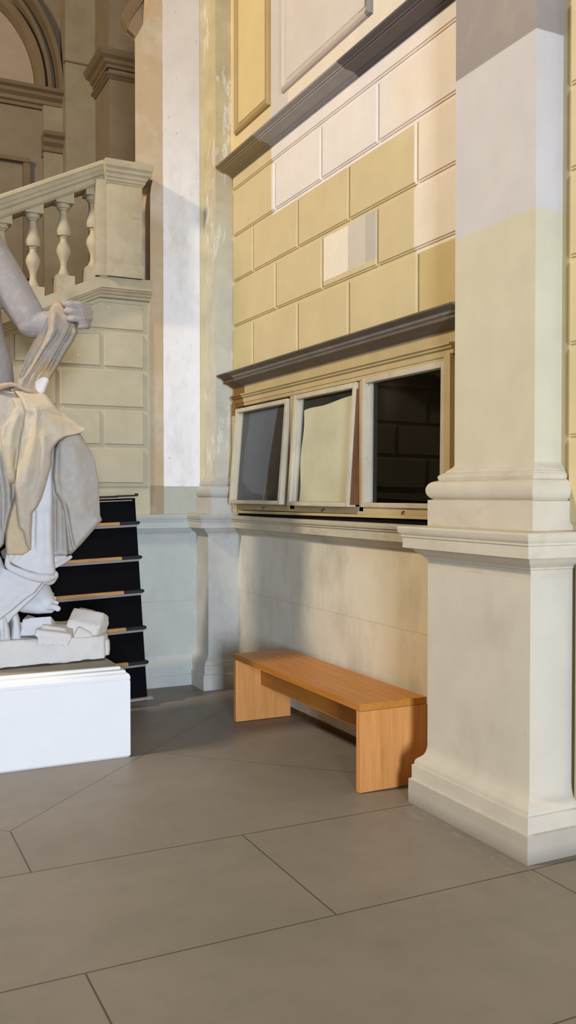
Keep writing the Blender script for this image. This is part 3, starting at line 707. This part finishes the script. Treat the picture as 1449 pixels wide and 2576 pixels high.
def interp(tab, v):
    if v <= tab[0][0]: return tab[0][1]
    for (v0, a0), (v1, a1) in zip(tab[:-1], tab[1:]):
        if v <= v1: return a0 + (a1 - a0) * (v - v0) / max(1e-6, v1 - v0)
    return tab[-1][1]
def smooth01(x): x = max(0., min(1., x)); return x * x * (3 - 2 * x)
def sheet(name, left, right, front, thick, folds=(), mat=None, ew=14, er=.03, step=3.0, n=46, wav=.004, topr=10):
    """thick cloth between two outlines (v,u); front (v,y) its near face; folds (kind, [(v,u)..], width, metres)"""
    v0, v1 = max(left[0][0], right[0][0]), min(left[-1][0], right[-1][0])
    K = int((v1 - v0) / step) + 1
    mb = MB(); rings = []
    for k in range(K + 1):
        v = v0 + (v1 - v0) * k / K
        ul, ur, yf, th = interp(left, v), interp(right, v), interp(front, v), interp(thick, v)
        ev = smooth01(min((v - v0), (v1 - v)) / topr + .12)
        F_, B_ = [], []
        for i in range(n + 1):
            t = .5 - .5 * math.cos(math.pi * i / n)
            t = .35 * t + .65 * i / n
            u = ul + (ur - ul) * t
            e = min(1, min(u - ul, ur - u) / ew); rd = math.sqrt(max(0, 1 - (1 - e) ** 2)) * (.35 + .65 * ev)
            y = yf + er * (1 - rd)
            for kind, pts, w, amp in folds:
                fu = interp(pts, v); fd = smooth01((v - pts[0][0] + 14) / 28) * smooth01((pts[-1][0] + 14 - v) / 28)
                if fd <= 0: continue
                d = (u - fu) / w
                if kind == 'r': y -= amp * fd * math.exp(-d * d) * rd
                elif kind == 'v': y += amp * fd * math.exp(-d * d) * rd
                elif kind == 's': y += amp * fd * smooth01(.5 + d * .5) * rd
                elif kind == 'l': y += amp * fd * smooth01(.5 - d * .5) * rd
            p = at(u, v, y)
            y += wav * (noise.noise(Vector((p.x * 11, p.z * 6, 3.3))) + .4 * noise.noise(Vector((p.x * 30, p.z * 20, 1.3))))
            F_.append(tuple(at(u, v, y))); yb = max(y + .012, yf + th * (.25 + .75 * rd))
            q = at(u, v, y); B_.append((q.x, yb, q.z))
        rings.append(F_ + B_[::-1])
    mb.loft(rings)
    return mb.build(name, mat, stt, smooth=180)

# gathered mantle hanging from the fist to the waist
mt = sheet('mantle', [(757, 140), (772, 128), (795, 121), (828, 104), (859, 86), (887, 72), (918, 61), (947, 47), (968, 44), (992, 56)],
      [(757, 150), (768, 160), (800, 182), (833, 197), (859, 184), (890, 164), (916, 150), (954, 126), (978, 116), (992, 112)],
      [(757, 5.30), (800, 5.265), (900, 5.265), (992, 5.29)], [(757, .10), (900, .16), (992, .16)],
      [('l', [(772, 128), (790, 123), (832, 121), (861, 111), (890, 96), (930, 76), (956, 54)], 5, .055),
       ('r', [(785, 138), (830, 134), (856, 124), (880, 108), (914, 86), (940, 66)], 9, .02),
       ('v', [(830, 150), (852, 138), (876, 118), (914, 94), (940, 76), (962, 64)], 5, .022),
       ('v', [(815, 181), (845, 169), (871, 153), (892, 141), (930, 122)], 4, .03),
       ('r', [(860, 160), (890, 138), (930, 108), (970, 86)], 7, .012),
       ('v', [(905, 118), (940, 96), (975, 80)], 3.5, .014),
       ('r', [(836, 190), (870, 170), (905, 150), (950, 124)], 6, .012)], M['mantle'], ew=9, er=.04)
m = MB()
m.tube([A(-40, 985, 5.40), A(10, 970, 5.335), A(36, 966, 5.315), A(64, 982, 5.285), A(104, 990, 5.30)], [.03, .018, .014, .013, .014], 12)
m.build('waist_roll', M['mantle'], stt, smooth=180, remesh=VX, relax=2)

# big cloth over the lap running down into a long yellowed tongue
sheet('lap_cloth', [(978, 30), (1000, 50), (1039, 66), (1057, 62), (1091, 55), (1132, 49), (1178, 43), (1225, 39), (1262, 39), (1300, 43), (1326, 47), (1338, 58), (1370, 66), (1384, 73)],
      [(978, 98), (990, 116), (1005, 128), (1020, 140), (1033, 149), (1048, 168), (1065, 196), (1072, 209), (1080, 214), (1087, 211), (1093, 192), (1098, 166), (1111, 147), (1124, 136), (1136, 130), (1154, 128), (1167, 129), (1201, 120), (1230, 112), (1255, 104), (1277, 93), (1290, 81), (1330, 79), (1384, 78)],
      [(978, 5.32), (1000, 5.25), (1030, 5.20), (1060, 5.175), (1100, 5.155), (1160, 5.15), (1260, 5.15), (1384, 5.175)],
      [(978, .42), (1040, .5), (1085, .42), (1100, .2), (1130, .12), (1200, .10), (1384, .06)],
      [('l', [(1040, 88), (1100, 80), (1124, 71), (1154, 60), (1184, 50), (1200, 46)], 3.5, .03),
       ('r', [(1020, 92), (1060, 88), (1110, 88), (1160, 76), (1220, 62)], 12, .012),
       ('s', [(1030, 120), (1070, 165), (1090, 190)], 40, .045),
       ('r', [(1085, 110), (1130, 112), (1190, 104), (1250, 88)], 9, .012),
       ('v', [(1180, 96), (1230, 84), (1290, 66)], 12, .006)], M['lap'], ew=11, er=.035)
sheet('side_fold', [(1000, 30), (1024, 38), (1052, 22), (1076, 4), (1100, 1), (1132, 5), (1170, 12), (1215, 20)],
      [(1000, 56), (1039, 68), (1057, 63), (1091, 56), (1132, 50), (1178, 44), (1215, 40)],
      [(1000, 5.27), (1060, 5.205), (1120, 5.19), (1215, 5.215)], [(1000, .2), (1215, .12)],
      [('r', [(1040, 46), (1090, 30), (1150, 26), (1200, 30)], 10, .018), ('v', [(1130, 42), (1180, 36)], 4, .015)], M['lap'], ew=9, er=.03)
sheet('side_cloth', [(985, -120), (1100, -125), (1385, -120)],
      [(985, 46), (1060, 40), (1100, 50), (1178, 44), (1225, 39), (1262, 36), (1280, 30), (1320, 18), (1345, 14), (1368, 11), (1385, -4)],
      [(985, 5.36), (1040, 5.28), (1120, 5.245), (1385, 5.255)], [(985, .3), (1385, .3)],
      [('r', [(1100, 6), (1160, 10), (1230, 22), (1290, 24)], 7, .022), ('v', [(1120, 22), (1200, 32), (1260, 32)], 5, .022), ('v', [(1150, -4), (1240, 8), (1330, 8)], 5, .025),
       ('r', [(1100, -30), (1370, -24)], 14, .03), ('v', [(1100, -52), (1370, -44)], 8, .03), ('r', [(1100, -80), (1370, -76)], 14, .03)], M['drape'], ew=8)
sheet('under_fold', [(1255, 39), (1280, 30), (1310, 22), (1340, 16), (1370, 15), (1396, 17)], [(1255, 60), (1300, 66), (1338, 74), (1370, 77), (1388, 72), (1396, 58)],
      [(1255, 5.20), (1330, 5.185), (1396, 5.195)], [(1255, .08), (1396, .07)], [('v', [(1280, 44), (1326, 50), (1345, 62), (1384, 72)], 4, .01)], M['tan'], ew=7, er=.02, topr=5)

# grey cloth falling from the knee to its pointed corner, and the recessed folds beside it
kd = sheet('knee_drapery', [(1086, 178), (1095, 160), (1110, 147), (1130, 139), (1160, 137), (1200, 134), (1238, 139), (1270, 155), (1290, 163), (1340, 165), (1375, 168), (1394, 173)],
      [(1086, 200), (1100, 208), (1113, 215), (1136, 229), (1154, 237), (1178, 242), (1206, 247), (1251, 250), (1296, 252), (1308, 257), (1315, 252), (1345, 226), (1370, 204), (1386, 188), (1394, 180)],
      [(1086, 5.235), (1110, 5.21), (1150, 5.20), (1250, 5.215), (1394, 5.25)], [(1086, .3), (1200, .34), (1320, .26), (1394, .1)],
      [('v', [(1270, 164), (1300, 170), (1340, 177), (1386, 187)], 4, .03), ('r', [(1270, 158), (1320, 168), (1386, 176)], 4, .012),
       ('s', [(1110, 205), (1200, 226), (1300, 236)], 26, .05), ('r', [(1120, 180), (1200, 184), (1300, 205)], 22, .02), ('v', [(1130, 146), (1200, 144), (1240, 150)], 6, .015)], M['drape'], ew=16, er=.06)
sheet('recessed_fold', [(1120, 122), (1190, 124), (1300, 128), (1397, 132)], [(1120, 145), (1190, 152), (1280, 168), (1397, 171)],
      [(1120, 5.30), (1250, 5.285), (1397, 5.295)], [(1120, .2), (1397, .16)], [('v', [(1250, 138), (1390, 140)], 3.5, .02), ('r', [(1230, 150), (1390, 154)], 6, .015)], M['drape'], ew=8, er=.02, topr=5)

# long pale undergarment with rolled hem
ug = sheet('undergarment', [(1150, 66), (1290, 72), (1360, 58), (1394, 16), (1410, 20), (1420, 32), (1432, 56), (1440, 84), (1448, 112)],
      [(1150, 133), (1280, 133), (1360, 134), (1420, 138), (1436, 140), (1448, 136)],
      [(1150, 5.27), (1290, 5.235), (1380, 5.225), (1448, 5.235)], [(1150, .25), (1448, .3)],
      [('v', [(1280, 86), (1380, 83)], 5, .02), ('r', [(1290, 96), (1400, 98)], 7, .008), ('r', [(1280, 118), (1430, 122)], 14, .02), ('v', [(1330, 74), (1392, 50), (1412, 36)], 8, .016)], M['white_drape'], ew=9, er=.04, topr=7)
m = MB()
m.tube([A(20, 1396, 5.25), A(18, 1424, 5.25), A(42, 1436, 5.245), A(78, 1450, 5.25), A(114, 1456, 5.27), A(136, 1446, 5.31)], [.012, .018, .022, .026, .028, .026], 12)
m.tube([A(112, 1460, 5.31), A(128, 1462, 5.34), A(138, 1448, 5.36)], [.024, .026, .022], 12)
m.tube([A(138, 1424, 5.36), A(158, 1413, 5.38), A(177, 1401, 5.40)], [.016, .016, .013], 10)
m.tube([A(136, 1408, 5.36), A(160, 1402, 5.38)], [.03, .02], 10)
m.build('hem_roll', M['white_drape'], stt, smooth=180, remesh=.007, relax=1)

# skirt sloping down to the left with its turned-under edge
sheet('lower_drapery', [(1400, -130), (1600, -130)], [(1400, 2), (1430, 14), (1440, 38), (1455, 78), (1461, 109), (1468, 107), (1492, 88), (1506, 66), (1532, 36), (1558, 2), (1580, -40), (1600, -90)],
      [(1400, 5.29), (1460, 5.275), (1600, 5.235)], [(1400, .3), (1600, .3)],
      [('r', [(1420, -4), (1450, -10), (1480, -40)], 8, .03), ('v', [(1440, 8), (1470, -14), (1500, -50)], 6, .02), ('r', [(1470, 60), (1500, 30), (1540, -20)], 22, .012)], M['white_drape'], ew=8, er=.03, topr=5)
sheet('turned_edge', [(1452, -60), (1600, -100)], [(1452, 100), (1460, 112), (1472, 112), (1492, 96), (1510, 78), (1530, 56), (1552, 34), (1580, 12), (1600, 0)],
      [(1452, 5.33), (1600, 5.31)], [(1452, .2), (1600, .2)], [], M['white_drape'], ew=6, er=.02, topr=5)
sheet('trailing_hem', [(1530, -90), (1612, -90)], [(1530, 6), (1556, 18), (1580, 24), (1612, 28)], [(1530, 5.31), (1612, 5.285)], [(1530, .25), (1612, .3)],
      [('v', [(1540, 2), (1606, 6)], 5, .03), ('r', [(1540, -20), (1606, -24)], 12, .03), ('v', [(1540, -44), (1606, -50)], 8, .03)], M['white_drape'], ew=8, er=.04, topr=6)
sheet('trailing_hem', [(1528, 24), (1570, 30), (1612, 26)], [(1528, 40), (1556, 50), (1580, 53), (1612, 55)], [(1528, 5.39), (1612, 5.35)], [(1528, .2), (1612, .25)], [], M['white_drape'], ew=9, er=.05, topr=6)

# ground piece: sawn slab, rough rocks and a flat book-like stone
def rough(mb, name, mat, vox=.012, amp=.006, rel=1):
    o = mb.build(name, mat, stt, smooth=180, remesh=vox, relax=rel)
    for v in o.data.vertices:
        p = v.co
        v.co = p + v.normal * amp * (noise.noise(p * 9) + .5 * noise.noise(p * 23))
    return o
def poly(mb, pts, y0, y1, lean=0):
    f = [A(u, v, y0) for u, v in pts]
    return mb.hexa([(p.x, y0, p.z) for p in f], [(p.x + lean * .2, y1, p.z + lean) for p in f])
zs = PT + .009
m = MB()
m.hexa([(-.05, 5.225, zs), (1.405, 5.325, zs), (1.44, 5.40, zs), (1.42, 5.9, zs), (-.05, 5.9, zs)], [(-.05, 5.255, .70), (1.41, 5.345, .66), (1.45, 5.42, .665), (1.42, 5.88, .69), (-.05, 5.9, .72)])
rough(m, 'base_slab', M['rock'], .012, .007)
m = MB()
m.hexa([A(160, 1602, 5.40), A(232, 1626, 5.36), A(262, 1618, 5.46), A(215, 1596, 5.70)], [A(168, 1556, 5.42), A(252, 1574, 5.38), A(277, 1566, 5.50), A(215, 1545, 5.70)])
m.hexa([A(168, 1560, 5.42), A(252, 1578, 5.38), A(277, 1570, 5.50), A(215, 1550, 5.70)], [A(183, 1529, 5.50), A(262, 1540, 5.46), A(274, 1548, 5.54), A(205, 1526, 5.68)])
rough(m, 'rock', M['rock'], .011, .006, 7)
m = MB()
m.hexa([A(172, 1634, 5.32), A(268, 1648, 5.35), A(272, 1640, 5.5), A(190, 1622, 5.5)], [A(196, 1574, 5.36), A(226, 1588, 5.36), A(240, 1594, 5.46), A(208, 1574, 5.46)])
m.hexa([A(212, 1650, 5.335), A(276, 1652, 5.36), A(276, 1640, 5.6), A(220, 1620, 5.6)], [A(215, 1614, 5.345), A(275, 1607, 5.37), A(275, 1605, 5.6), A(220, 1600, 5.6)])
rough(m, 'rock', M['rock'], .011, .006, 5)
m = MB()
m.hexa([A(92, 1622, 5.27), A(172, 1626, 5.27), A(184, 1600, 5.42), A(110, 1596, 5.44)], [A(94, 1604, 5.275), A(174, 1612, 5.275), A(186, 1588, 5.42), A(112, 1583, 5.44)])
m.hexa([A(87, 1602, 5.28), A(180, 1612, 5.275), A(186, 1586, 5.44), A(104, 1578, 5.46)], [A(90, 1584, 5.29), A(180, 1596, 5.285), A(185, 1576, 5.44), A(108, 1568, 5.46)])
m.hexa([A(104, 1586, 5.32), A(168, 1592, 5.32), A(176, 1578, 5.46), A(112, 1572, 5.46)], [A(106, 1572, 5.33), A(164, 1582, 5.33), A(172, 1570, 5.46), A(114, 1564, 5.46)])
rough(m, 'stone_book', M['rock'], .007, .003)
m = MB()
m.hexa([A(50, 1600, 5.36), A(128, 1600, 5.36), A(165, 1605, 5.6), A(60, 1590, 5.6)], [A(56, 1556, 5.37), A(128, 1550, 5.37), A(160, 1578, 5.6), A(70, 1545, 5.6)])
rough(m, 'foot_block', M['white_drape'], .01, .003)

cl = MB().box(-2.4, 8, 6.9, 10.9, 8.6, 8.8).build('ceiling', M['far'], smooth=0)  # out of view, added to darken the far hall
tag(cl, 'unseen stair hall ceiling added to shut out ambient light', 'ceiling', 'structure')
sw = MB().box(-2.4, -2.2, 7.4, 10.6, 0, 8.6).build('wall_stair', M['far'], smooth=0)  # unseen too, added to block light from the side
tag(sw, 'unseen side wall added to keep light out of the stair hall', 'wall', 'structure')
# ------------------------------------------------------------------ rest of the hall, out of frame (reflected in the panes)
wl = MB().box(-4.2, -4.0, -6, 13, 0, 3.2).build('wall_left', M['far'], smooth=0)
tag(wl, 'opposite hall wall', 'wall', 'structure')

# ------------------------------------------------------------------ light
def area(name, loc, target, w, h, power, col):
    L = bpy.data.lights.new(name, 'AREA'); L.shape = 'RECTANGLE'; L.size = w; L.size_y = h; L.energy = power; L.color = col
    o = bpy.data.objects.new(name, L); COL.objects.link(o); o.location = loc
    o.rotation_euler = (Vector(target) - Vector(loc)).to_track_quat('-Z', 'Y').to_euler(); return o
dl = area('daylight_door', (-2.0, -10.0, 1.9), (2.0, 5.0, 1.0), 1.8, 3.2, 245, (.67, .80, 1.0)); dl.data.spread = math.radians(62)
L = bpy.data.lights.new('hall_lamp', 'POINT'); L.energy = 1480; L.color = (1.0, .87, .68); L.shadow_soft_size = .34
o = bpy.data.objects.new('hall_lamp', L); COL.objects.link(o); o.location = (-3.6, 4.8, 6.3)
L = bpy.data.lights.new('stair_lamp', 'POINT'); L.energy = 6; L.color = (1.0, .74, .46); L.shadow_soft_size = .2
o = bpy.data.objects.new('stair_lamp', L); COL.objects.link(o); o.location = (.5, 8.6, 6.5)
w = bpy.data.worlds.new('world'); S.world = w; w.use_nodes = True
w.node_tree.nodes['Background'].inputs[0].default_value = (1, .95, .88, 1); w.node_tree.nodes['Background'].inputs[1].default_value = .2

# ------------------------------------------------------------------ camera
cd = bpy.data.cameras.new('camera'); cam = bpy.data.objects.new('camera', cd); COL.objects.link(cam)
cam.location = EYEP; cd.sensor_fit = 'VERTICAL'; cd.sensor_height = 36; cd.lens = 36 * F / 2576; cd.clip_end = 200
cam.rotation_euler = FW.to_track_quat('-Z', 'Y').to_euler()
S.camera = cam
vs = S.view_settings; vs.view_transform = 'Standard'; vs.look = 'None'; vs.gamma = 1; vs.exposure = 0; vs.use_curve_mapping = False
